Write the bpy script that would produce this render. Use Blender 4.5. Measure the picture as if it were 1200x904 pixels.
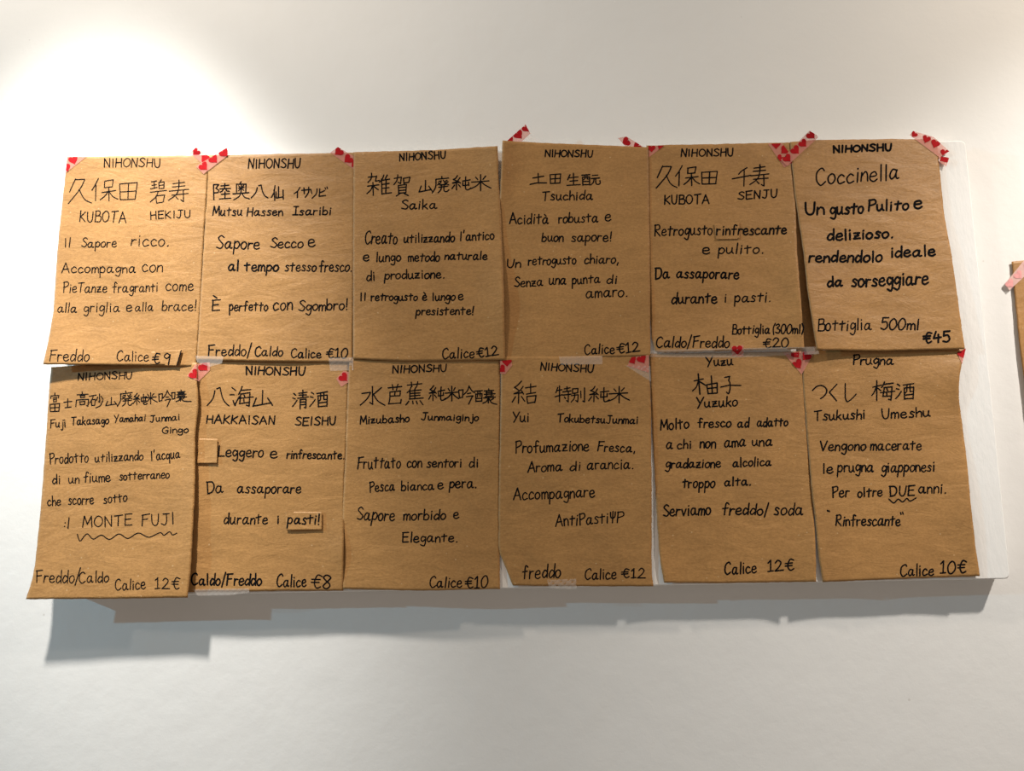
import bpy, math, random
import numpy as np
from mathutils import Vector, Matrix, noise

# ------------------------------------------------------------------ clear
for o in list(bpy.data.objects):
    bpy.data.objects.remove(o, do_unlink=True)
scene = bpy.context.scene
COL = scene.collection

# ------------------------------------------------------------------ camera
FPX = 868.0
PITCH = math.radians(7.3)
ROLL = math.radians(1.12)
CAM = Vector((0.0, -1.03, 0.0))
Fv = Vector((0, math.cos(PITCH), math.sin(PITCH)))
U0 = Vector((0, -math.sin(PITCH), math.cos(PITCH)))
X0 = Vector((1, 0, 0))
Rv = X0 * math.cos(ROLL) - U0 * math.sin(ROLL)
Uv = U0 * math.cos(ROLL) + X0 * math.sin(ROLL)
cd = bpy.data.cameras.new('camera')
cam = bpy.data.objects.new('camera', cd)
COL.objects.link(cam)
cd.sensor_width = 36.0
cd.lens = 36.0 * FPX / 1200.0
cd.clip_start = 0.05
M = Matrix((Rv, Uv, -Fv)).transposed().to_4x4()
M.translation = CAM
cam.matrix_world = M
scene.camera = cam

# ------------------------------------------------------------------ world, lamps, exposure
scene.view_settings.view_transform = 'Standard'
scene.view_settings.look = 'None'
scene.view_settings.exposure = 0.0
scene.view_settings.gamma = 1.0
scene.view_settings.use_curve_mapping = False
w = bpy.data.worlds.new('world')
scene.world = w
w.use_nodes = True
w.node_tree.nodes['Background'].inputs[0].default_value = (1.0, 0.84, 0.70, 1)
w.node_tree.nodes['Background'].inputs[1].default_value = 0.25


def spot(name, loc, target, power, color, angle, blend, radius):
    ld = bpy.data.lights.new(name, 'SPOT')
    ld.energy = power
    ld.color = color
    ld.spot_size = math.radians(angle)
    ld.spot_blend = blend
    ld.shadow_soft_size = radius
    o = bpy.data.objects.new(name, ld)
    COL.objects.link(o)
    o.location = loc
    o.rotation_euler = (Vector(target) - Vector(loc)).to_track_quat('-Z', 'Y').to_euler()
    return o


# the room's lamps, all above or beside the picture: two warm ceiling spots in front of the wall (each one a bright beam plus its own
# wide spill, from one point) that throw the steep shadows under the panel, and a cool lamp far along the wall that throws the sideways ones
LAMP_A = (-0.70, -0.70, 1.36)
LAMP_B = (1.33, -0.76, 1.24)
spot('ceiling_lamp_left_beam_offscreen', LAMP_A, (-0.55, -0.02, 0.20), 180, (1.0, 0.97, 0.91), 33, 1.0, 0.05)
spot('ceiling_lamp_left_spill_offscreen', LAMP_A, (-0.70, 0.0, 0.20), 42, (1.0, 0.84, 0.68), 150, 1.0, 0.05)
spot('ceiling_lamp_right_beam_offscreen', LAMP_B, (0.84, -0.02, -0.06), 88, (1.0, 0.97, 0.92), 50, 1.0, 0.04)
spot('ceiling_lamp_right_spill_offscreen', LAMP_B, (1.33, 0.0, 0.20), 56, (1.0, 0.84, 0.67), 150, 1.0, 0.04)
spot('cool_lamp_left_offscreen', (-3.3, -1.15, 0.95), (0.2, 0.0, 0.1), 170, (0.30, 0.74, 1.0), 90, 0.8, 0.02)

# ------------------------------------------------------------------ pixel -> place
PANEL = 0.026      # how far the panel stands proud of the wall


def P(px, py, depth):
    d = Fv + Rv * ((px - 600.0) / FPX) + Uv * ((452.0 - py) / FPX)
    t = (-depth - CAM.y) / d.y
    return CAM + d * t


# ------------------------------------------------------------------ materials
def new_mat(name):
    m = bpy.data.materials.new(name)
    m.use_nodes = True
    nt = m.node_tree
    return m, nt, nt.nodes['Principled BSDF']


def N(nt, typ, **kw):
    n = nt.nodes.new(typ)
    for k, v in kw.items():
        if k.startswith('i_'):
            n.inputs[k[2:].replace('_', ' ')].default_value = v
        else:
            setattr(n, k, v)
    return n


def ramp(nt, stops):
    r = nt.nodes.new('ShaderNodeValToRGB')
    els = r.color_ramp.elements
    while len(els) < len(stops):
        els.new(0.5)
    for e, (p, c) in zip(els, stops):
        e.position = p
        e.color = (*c, 1)
    return r


def mat_wall(name, col, bump_scale, stretch=(1, 1, 1), strength=0.25):
    m, nt, b = new_mat(name)
    tc = N(nt, 'ShaderNodeTexCoord')
    mp = N(nt, 'ShaderNodeMapping')
    mp.inputs['Scale'].default_value = stretch
    nt.links.new(tc.outputs['Object'], mp.inputs[0])
    n1 = N(nt, 'ShaderNodeTexNoise', i_Scale=bump_scale, i_Detail=6.0, i_Roughness=0.6)
    n2 = N(nt, 'ShaderNodeTexNoise', i_Scale=5.0, i_Detail=4.0)
    n3 = N(nt, 'ShaderNodeTexVoronoi', i_Scale=16.0)
    for n in (n1, n2, n3):
        nt.links.new(mp.outputs[0], n.inputs['Vector'])
    r = ramp(nt, [(0.3, [c * 0.97 for c in col]), (0.7, col)])
    nt.links.new(n2.outputs[0], r.inputs[0])
    # sparse dark specks
    sp = ramp(nt, [(0.0, (0.55, 0.5, 0.45)), (0.022, (0.55, 0.5, 0.45)), (0.032, (1, 1, 1))])
    nt.links.new(n3.outputs['Distance'], sp.inputs[0])
    mx = N(nt, 'ShaderNodeMix', data_type='RGBA', blend_type='MULTIPLY')
    mx.inputs[0].default_value = 0.35
    nt.links.new(r.outputs[0], mx.inputs[6])
    nt.links.new(sp.outputs[0], mx.inputs[7])
    nt.links.new(mx.outputs[2], b.inputs['Base Color'])
    b.inputs['Roughness'].default_value = 0.75
    b.inputs['Specular IOR Level'].default_value = 0.25
    bp = N(nt, 'ShaderNodeBump', i_Strength=strength, i_Distance=0.004)
    nt.links.new(n1.outputs[0], bp.inputs['Height'])
    nt.links.new(bp.outputs[0], b.inputs['Normal'])
    return m


def mat_kraft(name, tint=(1, 1, 1), seed=0.0):
    m, nt, b = new_mat(name)
    tc = N(nt, 'ShaderNodeTexCoord')
    mp = N(nt, 'ShaderNodeMapping')
    mp.inputs['Location'].default_value = (seed, seed * 0.7, seed * 1.3)
    nt.links.new(tc.outputs['Object'], mp.inputs[0])
    st = N(nt, 'ShaderNodeMapping')
    st.inputs['Scale'].default_value = (1, 1, 1.5)
    nt.links.new(mp.outputs[0], st.inputs[0])
    blotch = N(nt, 'ShaderNodeTexNoise', i_Scale=14.0, i_Detail=5.0, i_Roughness=0.6)
    fib = N(nt, 'ShaderNodeTexNoise', i_Scale=260.0, i_Detail=4.0, i_Roughness=0.7)
    crink = N(nt, 'ShaderNodeTexNoise', i_Scale=26.0, i_Detail=6.0, i_Roughness=0.55, i_Distortion=0.6)
    vor = N(nt, 'ShaderNodeTexVoronoi', i_Scale=60.0)
    nt.links.new(mp.outputs[0], blotch.inputs['Vector'])
    nt.links.new(st.outputs[0], fib.inputs['Vector'])
    st2 = N(nt, 'ShaderNodeMapping')
    st2.inputs['Scale'].default_value = (0.8, 0.8, 2.0)
    nt.links.new(mp.outputs[0], st2.inputs[0])
    nt.links.new(st2.outputs[0], crink.inputs['Vector'])
    nt.links.new(mp.outputs[0], vor.inputs['Vector'])
    base = (0.415 * tint[0], 0.222 * tint[1], 0.078 * tint[2])
    r1 = ramp(nt, [(0.3, [c * 0.86 for c in base]), (0.72, [c * 1.08 for c in base])])
    nt.links.new(blotch.outputs[0], r1.inputs[0])
    r2 = ramp(nt, [(0.32, (0.84, 0.82, 0.78)), (0.68, (1.10, 1.09, 1.06))])
    nt.links.new(fib.outputs[0], r2.inputs[0])
    mx = N(nt, 'ShaderNodeMix', data_type='RGBA', blend_type='MULTIPLY')
    mx.inputs[0].default_value = 1.0
    nt.links.new(r1.outputs[0], mx.inputs[6])
    nt.links.new(r2.outputs[0], mx.inputs[7])
    # pale flecks in the pulp
    fl = ramp(nt, [(0.0, (1, 1, 1)), (0.045, (0.7, 0.7, 0.7)), (0.075, (0, 0, 0))])
    nt.links.new(vor.outputs['Distance'], fl.inputs[0])
    mx2 = N(nt, 'ShaderNodeMix', data_type='RGBA', blend_type='MIX')
    mul = N(nt, 'ShaderNodeMath', operation='MULTIPLY')
    mul.inputs[1].default_value = 0.35
    nt.links.new(fl.outputs[0], mul.inputs[0])
    nt.links.new(mul.outputs[0], mx2.inputs[0])
    nt.links.new(mx.outputs[2], mx2.inputs[6])
    mx2.inputs[7].default_value = (0.85, 0.66, 0.40, 1)
    nt.links.new(mx2.outputs[2], b.inputs['Base Color'])
    b.inputs['Roughness'].default_value = 0.52
    b.inputs['Specular IOR Level'].default_value = 0.35
    ad = N(nt, 'ShaderNodeMath', operation='MULTIPLY_ADD')
    ad.inputs[1].default_value = 0.12
    nt.links.new(fib.outputs[0], ad.inputs[0])
    nt.links.new(crink.outputs[0], ad.inputs[2])
    bp = N(nt, 'ShaderNodeBump', i_Strength=0.28, i_Distance=0.006)
    nt.links.new(ad.outputs[0], bp.inputs['Height'])
    nt.links.new(bp.outputs[0], b.inputs['Normal'])
    return m


def mat_simple(name, col, rough=0.5, alpha=1.0, spec=0.5, noise_amt=0.0):
    m, nt, b = new_mat(name)
    tc = N(nt, 'ShaderNodeTexCoord')
    n = N(nt, 'ShaderNodeTexNoise', i_Scale=180.0, i_Detail=3.0)
    nt.links.new(tc.outputs['Object'], n.inputs['Vector'])
    r = ramp(nt, [(0.3, [c * (1 - noise_amt) for c in col]), (0.7, [min(1, c * (1 + noise_amt)) for c in col])])
    nt.links.new(n.outputs[0], r.inputs[0])
    nt.links.new(r.outputs[0], b.inputs['Base Color'])
    b.inputs['Roughness'].default_value = rough
    b.inputs['Specular IOR Level'].default_value = spec
    b.inputs['Alpha'].default_value = alpha
    return m


M_WALL = mat_wall('white_plaster_wall', (0.80, 0.80, 0.79), 22.0)
M_PANEL = mat_wall('white_painted_panel', (0.84, 0.84, 0.83), 60.0, (2, 2, 0.7), 0.22)
M_KRAFT = [mat_kraft('kraft_paper', (1, 1, 1), 3.1 * i) for i in range(4)]
M_PATCH = mat_kraft('kraft_paper_patch', (1.0, 1.0, 1.0), 40.0)
M_INK = mat_simple('black_marker_ink', (0.004, 0.004, 0.005), 0.85, spec=0.06)
M_TAPE = mat_simple('pink_tape_film', (0.68, 0.27, 0.21), 0.5, alpha=0.68, spec=0.25, noise_amt=0.08)
M_HEART = mat_simple('red_heart_print', (0.40, 0.010, 0.014), 0.8, spec=0.08, noise_amt=0.12)
M_TAPE_PALE = mat_simple('pale_tape_film', (0.80, 0.52, 0.48), 0.4, alpha=0.8, noise_amt=0.08)
M_HEART_PALE = mat_simple('pale_heart_print', (0.72, 0.32, 0.32), 0.45, noise_amt=0.15)
M_CLEAR = mat_simple('clear_tape_film', (0.92, 0.86, 0.80), 0.12, alpha=0.20, spec=0.8)


# ------------------------------------------------------------------ mesh helper
def add_mesh(name, verts, faces, mat, parent=None, smooth=True):
    if parent is None:
        c = Vector((0, 0, 0))
        for v in verts:
            c += v
        c /= max(1, len(verts))
    else:
        c = parent['_org']
        c = Vector(c)
    me = bpy.data.meshes.new(name)
    me.from_pydata([tuple(v - c) for v in verts], [], faces)
    me.materials.append(mat)
    if smooth:
        me.polygons.foreach_set('use_smooth', [True] * len(me.polygons))
    me.update()
    o = bpy.data.objects.new(name, me)
    COL.objects.link(o)
    if parent is None:
        o.location = c
    else:
        o.parent = parent
    o['_org'] = tuple(c)
    return o


def tag(o, label=None, cat=None, group=None, kind=None):
    if label:
        o['label'] = label
    if cat:
        o['category'] = cat
    if group:
        o['group'] = group
    if kind:
        o['kind'] = kind
    return o


def box(name, x0, x1, y0, y1, z0, z1, mat, bevel=0.0):
    vs = [Vector((x, y, z)) for x in (x0, x1) for y in (y0, y1) for z in (z0, z1)]
    fs = [(0, 1, 3, 2), (4, 6, 7, 5), (0, 4, 5, 1), (2, 3, 7, 6), (0, 2, 6, 4), (1, 5, 7, 3)]
    o = add_mesh(name, vs, fs, mat, smooth=False)
    if bevel:
        md = o.modifiers.new('bevel', 'BEVEL')
        md.width = bevel
        md.segments = 3
    return o


# ------------------------------------------------------------------ structure
wall = box('wall_back', -4.0, 4.0, 0.0, 0.12, -1.5, 2.2, M_WALL)
tag(wall, 'white plastered wall with slightly uneven surface', None, None, 'structure')


def rounded_panel():
    """white boxed-out panel; corners read off at its front face"""
    c = [P(96, 186.5, PANEL), P(1131, 163.5, PANEL), P(1184, 678.5, PANEL), P(73, 700.5, PANEL)]
    x0 = (c[0].x + c[3].x) / 2
    x1 = (c[1].x + c[2].x) / 2
    z1 = (c[0].z + c[1].z) / 2
    z0 = (c[2].z + c[3].z) / 2
    print('PANEL', [tuple(round(k, 4) for k in v) for v in c])
    r = 0.006
    out = []
    for cx, cz, a0 in ((x1 - r, z1 - r, 0), (x0 + r, z1 - r, 90), (x0 + r, z0 + r, 180), (x1 - r, z0 + r, 270)):
        for k in range(5):
            a = math.radians(a0 + k * 22.5)
            out.append((cx + r * math.cos(a), cz + r * math.sin(a)))
    n = len(out)
    e = 0.0015
    vs = []
    for depth, ins in ((0.0, 0), (PANEL - e, 0), (PANEL, e)):
        for (x, z) in out:
            sx = 1 if x > (x0 + x1) / 2 else -1
            sz = 1 if z > (z0 + z1) / 2 else -1
            vs.append(Vector((x - sx * ins, -depth - 0.0005, z - sz * ins)))
    fs = []
    for L in range(2):
        for i in range(n):
            j = (i + 1) % n
            fs.append((L * n + i, L * n + j, (L + 1) * n + j, (L + 1) * n + i))
    fs.append(tuple(range(2 * n, 3 * n)))
    fs = [tuple(reversed(f)) if False else f for f in fs]
    return add_mesh('display_panel', vs, fs, M_PANEL, smooth=False)


panel = rounded_panel()
tag(panel, 'raised white painted panel on the wall behind the rows of kraft sheets', 'panel')


# ------------------------------------------------------------------ sheets
def resample(poly, n):
    p = np.array(poly, float)
    d = np.r_[0, np.cumsum(np.hypot(*np.diff(p, axis=0).T))]
    t = np.linspace(0, d[-1], 160)
    q = np.stack([np.interp(t, d, p[:, 0]), np.interp(t, d, p[:, 1])], 1)
    for _ in range(30):            # round off the corners of the polyline, ends fixed
        q[1:-1] = 0.25 * q[:-2] + 0.5 * q[1:-1] + 0.25 * q[2:]
    d = np.r_[0, np.cumsum(np.hypot(*np.diff(q, axis=0).T))]
    t = np.linspace(0, d[-1], n)
    return np.stack([np.interp(t, d, q[:, 0]), np.interp(t, d, q[:, 1])], 1)


def catmull(pts, k=6):
    if len(pts) < 3:
        return list(pts)
    closed = pts[0] == pts[-1]
    out = []
    n = len(pts)
    for i in range(n - 1):
        p1, p2 = pts[i], pts[i + 1]
        p0 = pts[i - 1] if i > 0 else (pts[-2] if closed else p1)
        p3 = pts[i + 2] if i + 2 < n else (pts[1] if closed else p2)
        for s in range(k):
            t = s / k
            t2, t3 = t * t, t * t * t
            out.append(tuple(0.5 * (2 * b + (c - a) * t + (2 * a - 5 * b + 4 * c - d) * t2 + (3 * b - a - 3 * c + d) * t3)
                             for a, b, c, d in zip(p0, p1, p2, p3)))
    out.append(tuple(pts[-1]))
    return out


# creases: beyond the line a->b (on its right in the picture) the paper tilts forward
CREASE = {9: [((433, 421), (404, 468), 0.055)], 10: [((603, 421), (585, 452), 0.05), ((763, 449), (731, 424), 0.04)], 12: [((951, 432), (938, 466), 0.05)]}


class Sheet:
    def __init__(s, top, right, bottom, left, base, lifts=(), wr=0.3, seed=0, onwall=False):
        # edges as pixel polylines: top/bottom left-to-right, left/right top-to-bottom
        s.top, s.right, s.bottom, s.left = top, right, bottom, left
        s.base = (0 if onwall else PANEL) + (base + 0.9) / 1000.0
        s.lifts = lifts
        s.wr = wr / 1000.0
        s.seed = seed
        s.L = np.array(left, float)
        s.R = np.array(right, float)
        s.T = np.array(top, float)
        s.B = np.array(bottom, float)

    def uv(s, x, y):
        xl = np.interp(y, s.L[:, 1], s.L[:, 0])
        xr = np.interp(y, s.R[:, 1], s.R[:, 0])
        yt = np.interp(x, s.T[:, 0], s.T[:, 1])
        yb = np.interp(x, s.B[:, 0], s.B[:, 1])
        return (x - xl) / (xr - xl), (y - yt) / (yb - yt)

    def inside(s, x, y):
        u, v = s.uv(x, y)
        return 0 <= u <= 1 and 0 <= v <= 1

    def depth(s, x, y):
        u, v = s.uv(x, y)
        u = min(max(u, 0), 1)
        v = min(max(v, 0), 1)
        d = s.base
        for e, amp, wd, c, sp in s.lifts:
            a, b = {'L': (u, v), 'R': (1 - u, v), 'T': (v, u), 'B': (1 - v, u)}[e]
            d += amp / 1000.0 * math.exp(-(a / wd) ** 1.3) * math.exp(-((b - c) / sp) ** 2)
        for (ax, ay), (bx, by), sl in CREASE.get(s.seed, ()):
            n = math.hypot(bx - ax, by - ay)
            e = ((bx - ax) * (y - ay) - (by - ay) * (x - ax)) / n
            if e > 0:
                d += e * 0.00115 * sl
        q = s.seed * 7.3
        edge = min(1.0, min(u, 1 - u) * 8 + 0.25)
        d += s.wr * edge * noise.noise((u * 3.1 + q, v * 7.5, q))
        d += s.wr * 0.55 * edge * noise.noise((u * 5 + v * 3 + q, v * 19.0 - u * 4, q + 5))
        return d

    def build(s, mat, nu=64, nv=88):
        t, b = resample(s.top, nu + 1), resample(s.bottom, nu + 1)
        l, r = resample(s.left, nv + 1), resample(s.right, nv + 1)
        verts, back = [], []
        rng = random.Random(s.seed)
        for j in range(nv + 1):
            v = j / nv
            for i in range(nu + 1):
                u = i / nu
                p = ((1 - v) * t[i] + v * b[i] + (1 - u) * l[j] + u * r[j]
                     - ((1 - u) * (1 - v) * t[0] + u * (1 - v) * t[-1] + (1 - u) * v * b[0] + u * v * b[-1]))
                x, y = float(p[0]), float(p[1])
                if i in (0, nu) or j in (0, nv):
                    k = 0.45 * noise.noise((x * 0.09, y * 0.09, s.seed))
                    k += 0.2 * (rng.random() - 0.5)
                    if i in (0, nu):
                        x += k
                    if j in (0, nv):
                        y += k
                d = s.depth(x, y)
                verts.append(P(x, y, d))
                back.append(P(x, y, d - 0.00025))
        W = nu + 1
        nn = len(verts)
        fs = []
        for j in range(nv):
            for i in range(nu):
                a = j * W + i
                fs.append((a, a + W, a + W + 1, a + 1))
                fs.append((nn + a, nn + a + 1, nn + a + W + 1, nn + a + W))
        ring = [i for i in range(W)] + [j * W + nu for j in range(1, nv + 1)] + \
               [nv * W + i for i in range(nu - 1, -1, -1)] + [j * W for j in range(nv - 1, 0, -1)]
        for k in range(len(ring)):
            a, c = ring[k], ring[(k + 1) % len(ring)]
            fs.append((a, c, nn + c, nn + a))
        s.obj = add_mesh('kraft_menu_sheet', verts + back, fs, mat)
        return s.obj


SH = {}
SH[1] = Sheet([(79, 184), (160, 182.6), (243.5, 182)], [(243.5, 182), (243.6, 208), (239, 277), (237.5, 305), (234, 370), (229.8, 430)],
              [(50.5, 427.4), (156, 428.3), (229.8, 430)], [(79, 184), (76.7, 203), (69.4, 270), (66, 310), (63, 362), (57.5, 395), (50.5, 427.4)],
              1.2, [('B', 9, .16, .1, .7), ('L', 5, .2, .95, .3)], .25, 1)
SH[2] = Sheet([(243, 182), (320, 180.8), (416, 178.8)], [(416, 178.8), (415, 300), (413, 425)],
              [(230.5, 422.5), (320, 424), (413, 425)], [(243, 182), (244, 206), (238, 300), (234, 365), (230.5, 422.5)],
              2.2, [('B', 1.5, .1, .4, .5)], .4, 2)
SH[3] = Sheet([(414.3, 178.4), (515.5, 175.7), (583, 171)], [(583, 171), (584.8, 210.5), (587.4, 260), (590.7, 345), (592, 422)],
              [(413.7, 421), (478.8, 423.5), (592, 422)], [(414.3, 178.4), (413.7, 300), (413.7, 421)],
              3.4, [('R', 6, .12, .72, .22), ('T', 4, .08, .95, .3), ('R', 6, .12, .0, .3)], .3, 3)
SH[4] = Sheet([(588.9, 164.7), (625, 167), (698, 170), (759.8, 172.6)], [(759.8, 172.6), (760.7, 232), (761.8, 320), (762.3, 417.5)],
              [(585, 421), (698, 419.3), (762.3, 417.5)], [(588.9, 164.7), (586.5, 217), (585, 260), (584, 340), (585, 421)],
              2.2, [('T', 6, .15, .1, .6), ('R', 1.5, .15, .9, .3), ('L', 7, .08, .1, .2)], .25, 4)
SH[5] = Sheet([(757.5, 170.5), (840, 168.8), (928, 167)], [(928, 167), (927, 192.7), (930.7, 222), (932.5, 247.7), (934.3, 299), (939, 354), (942.6, 409)],
              [(768, 412.5), (775, 413.8), (857, 411.4), (942.6, 409.6)], [(757.5, 170.5), (760, 300), (763.5, 395), (768, 412.5)],
              1.2, [('R', 11, .16, .75, .35), ('B', 4, .1, .6, .6)], .5, 5)
SH[6] = Sheet([(926, 166.5), (958, 164), (1043, 163), (1098, 163.5)], [(1098, 163.5), (1099.7, 186), (1107, 256), (1114, 292), (1122.7, 352.5), (1130.6, 409.3)],
              [(957, 410.5), (1030.8, 411.7), (1130.6, 409.3)], [(926, 166.5), (928, 193), (930.5, 222), (935.4, 256), (941.4, 294.7), (946, 340), (957, 410.5)],
              2.4, [('L', 9, .2, .85, .4), ('R', 5, .2, .85, .4), ('B', 4, .12, .5, .6)], .5, 6)
SH[7] = Sheet([(60, 430.5), (110, 427), (231, 425)], [(231, 425), (231, 444), (233, 478.7), (229, 506), (228.6, 570), (224, 664), (220, 700.7)],
              [(30.3, 702.6), (133, 702), (220, 700.7)], [(60, 430.5), (57.6, 456.7), (54, 511.7), (49.2, 580), (41.6, 658), (37, 683), (30.3, 702.6)],
              1.5, [('B', 9, .3, .3, 1.4), ('R', 5, .12, .6, .45), ('R', 3, .08, .12, .1), ('L', 3, .3, .9, .35)], .6, 7)
SH[8] = Sheet([(226, 421), (320, 422), (408.5, 423)], [(408.5, 423), (406.5, 512), (403.7, 560), (402.7, 645), (402.3, 692.6)],
              [(216, 694.3), (322.8, 693), (402.3, 692.6)], [(226, 421), (225, 560), (219, 650), (216, 694.3)],
              0.7, [('R', 4.5, .1, .84, .12), ('B', 2, .1, .4, .4)], .55, 8)
SH[9] = Sheet([(409.5, 420), (432, 421.5), (479, 420), (530, 420), (586, 420)], [(586, 420), (586, 483), (585.5, 560), (585.6, 644.6), (586, 690.7)],
              [(402, 690.5), (489, 692.6), (586, 690.7)], [(409.5, 420), (407, 465), (405, 530), (401.5, 600), (402, 690.5)],
              1.4, [('B', 3, .15, .6, .6)], .6, 9)
SH[10] = Sheet([(587.4, 418), (680, 417.5), (759.8, 416)], [(759.8, 416), (761.6, 446.7), (763.2, 483), (763, 538), (763.7, 560), (763.7, 672.8), (765.6, 687.5)],
               [(601, 686.6), (682.8, 687.5), (765.6, 687.5)], [(587.4, 418), (586.5, 483), (584.7, 560), (584, 646.5), (587, 652), (601, 686.6)],
               2.3, [('R', 2, .08, .5, .3)], .4, 10)
SH[11] = Sheet([(761, 414.5), (860, 413.2), (939.5, 412)], [(939.5, 412), (941.6, 460.5), (944.3, 502.7), (948.6, 550), (954, 606.4), (956, 650), (956.5, 682)],
               [(778.2, 683.3), (844, 683.9), (956.5, 682)], [(761, 414.5), (762.8, 455), (764, 502.7), (767, 550), (769.7, 606.4), (772.6, 653.4), (778.2, 683.3)],
               0.9, [('R', 4, .1, .95, .25), ('L', 3, .12, .95, .3)], .5, 11)
SH[12] = Sheet([(941, 411), (1042.5, 410), (1131.2, 408.5)], [(1131.2, 408.5), (1127, 424.8), (1124, 445), (1123.5, 467.5), (1128, 501), (1133.6, 544), (1136.6, 580), (1142.6, 636.5), (1148.3, 675.5)],
               [(963.8, 682.6), (1042.5, 679.2), (1148.3, 675.5)], [(941, 411), (940, 433.8), (941.3, 456), (945.8, 512.5), (951.4, 580), (954.8, 605), (959, 650), (963.8, 682.6)],
               1.1, [('R', 7, .22, .12, .12), ('R', 4, .15, .75, .3), ('L', 3, .1, .8, .3)], .7, 12)
SH[13] = Sheet([(1185.5, 307), (1240, 300), (1368, 296)], [(1368, 296), (1380, 420), (1394, 548)],
               [(1216, 553), (1300, 552), (1394, 548)], [(1185.5, 307), (1188, 338), (1190.7, 365), (1194, 400), (1200, 445), (1207, 500), (1216, 553)],
               1.2, [('L', 2.5, .2, .6, .5), ('B', 4, .2, .3, .6)], .4, 13, onwall=True)

LABELS = {
    1: 'kraft sheet reading Il sapore ricco, price 9 euro on a pasted patch',
    2: 'kraft sheet reading Sapore Secco and perfetto con Sgombro, price 10 euro',
    3: 'kraft sheet reading Creato utilizzando lantico metodo, price 12 euro',
    4: 'kraft sheet reading Acidità robusta e buon sapore, price 12 euro',
    5: 'kraft sheet reading Retrogusto rinfrescante e pulito, 300ml bottle 20 euro',
    6: 'kraft sheet in bold marker reading Un gusto Pulito, 500ml bottle 45 euro',
    7: 'kraft sheet reading MONTE FUJI over a wavy underline, price 12 euro',
    8: 'kraft sheet reading Leggero e rinfrescante, with two pasted patches, price 8 euro',
    9: 'kraft sheet reading Fruttato con sentori di Pesca bianca, price 10 euro',
    10: 'kraft sheet reading Profumazione Fresca, with a clipped lower corner',
    11: 'kraft sheet headed Yuzu reading Molto fresco ad adatto, price 12 euro',
    12: 'kraft sheet headed Prugna reading Vengono macerate, price 10 euro',
    13: 'kraft sheet taped to the bare wall beside the white panel',
}
for k, s in SH.items():
    o = s.build(M_KRAFT[k % 4])
    tag(o, LABELS[k], 'paper sheet', 'handwritten kraft menu sheets')


# ------------------------------------------------------------------ generic clipped surface following a depth function
def clip(poly, a, b):
    """keep the part of poly left of a->b"""
    out = []
    n = len(poly)

    def side(p):
        return (b[0] - a[0]) * (p[1] - a[1]) - (b[1] - a[1]) * (p[0] - a[0])
    for i in range(n):
        p, q = poly[i], poly[(i + 1) % n]
        sp, sq = side(p), side(q)
        if sp >= 0:
            out.append(p)
        if (sp >= 0) != (sq >= 0):
            t = sp / (sp - sq)
            out.append((p[0] + (q[0] - p[0]) * t, p[1] + (q[1] - p[1]) * t))
    return out


def area(poly):
    return 0.5 * sum(p[0] * q[1] - q[0] * p[1] for p, q in zip(poly, poly[1:] + poly[:1]))


def ccw(poly):
    return poly if area(poly) > 0 else poly[::-1]


def clip_convex(poly, conv):
    conv = ccw(conv)
    for a, b in zip(conv, conv[1:] + conv[:1]):
        if len(poly) < 3:
            return []
        poly = clip(poly, a, b)
    return poly


def surface(name, poly, depthf, mat, parent=None, cell=2.5, thick=0.0):
    poly = ccw(list(poly))
    xs = [p[0] for p in poly]
    ys = [p[1] for p in poly]
    idx, verts, faces = {}, [], []

    def vid(p):
        k = (round(p[0], 3), round(p[1], 3))
        if k not in idx:
            idx[k] = len(verts)
            verts.append(P(p[0], p[1], depthf(p[0], p[1])))
        return idx[k]
    x = math.floor(min(xs) / cell) * cell
    while x < max(xs):
        y = math.floor(min(ys) / cell) * cell
        while y < max(ys):
            c = clip_convex(poly, [(x, y), (x + cell, y), (x + cell, y + cell), (x, y + cell)])
            if len(c) >= 3 and abs(area(c)) > 1e-4:
                f = []
                for p in c:
                    i = vid(p)
                    if i not in f:
                        f.append(i)
                if len(f) >= 3:
                    faces.append(tuple(reversed(f)))
            y += cell
        x += cell
    o = add_mesh(name, verts, faces, mat, parent)
    if thick:
        md = o.modifiers.new('thickness', 'SOLIDIFY')
        md.thickness = thick
        md.offset = -1
    return o


# ------------------------------------------------------------------ pasted correction patches
CR = {}


def crop(k, x0, y0, s):
    CR[k] = (x0, y0, s)


S5, S53 = 1200 / 220.0, 904 / 170.0
for k, a in {'1a': (30, 160, S5), '1b': (30, 300, S5), '2a': (220, 160, S5), '2b': (220, 300, S5), '3a': (400, 150, S5), '3b': (400, 290, S5),
             '4a': (570, 140, S5), '4b': (570, 280, S5), '5a': (740, 145, S5), '5b': (740, 290, S5), '6a': (910, 140, 1200 / 290.), '6b': (910, 280, 1200 / 290.),
             '7a': (20, 420, S5), '7b': (20, 570, S53), '8a': (210, 410, S5), '8b': (210, 560, S53), '9a': (395, 410, S5), '9b': (395, 560, S53),
             '10a': (570, 410, S5), '10b': (570, 560, S53), '11a': (750, 400, S5), '11b': (750, 550, S53),
             '12a': (930, 400, 1200 / 270.), '12b': (930, 560, 1200 / 270.)}.items():
    crop(k, *a)


def C(k, x, y):
    a = CR[k]
    return (a[0] + x / a[2], a[1] + y / a[2])


PATCH = {}


def patch(key, sheet, cr, quad, lifts, label):
    q = [C(cr, *p) for p in quad]
    T = [q[0], q[1]]
    R_ = [q[1], q[2]]
    B = [q[3], q[2]]
    L = [q[0], q[3]]
    loc = Sheet(T, R_, B, L, 0, lifts, 0.0, 3)
    sh = SH[sheet]

    def df(x, y):
        return sh.depth(x, y) + 0.0003 + (loc.depth(x, y) - PANEL)
    o = surface('paper_patch', q, df, M_PATCH, sh.obj, 2.0, 0.0002)
    o['label'] = label
    PATCH[key] = (o, df)


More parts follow.
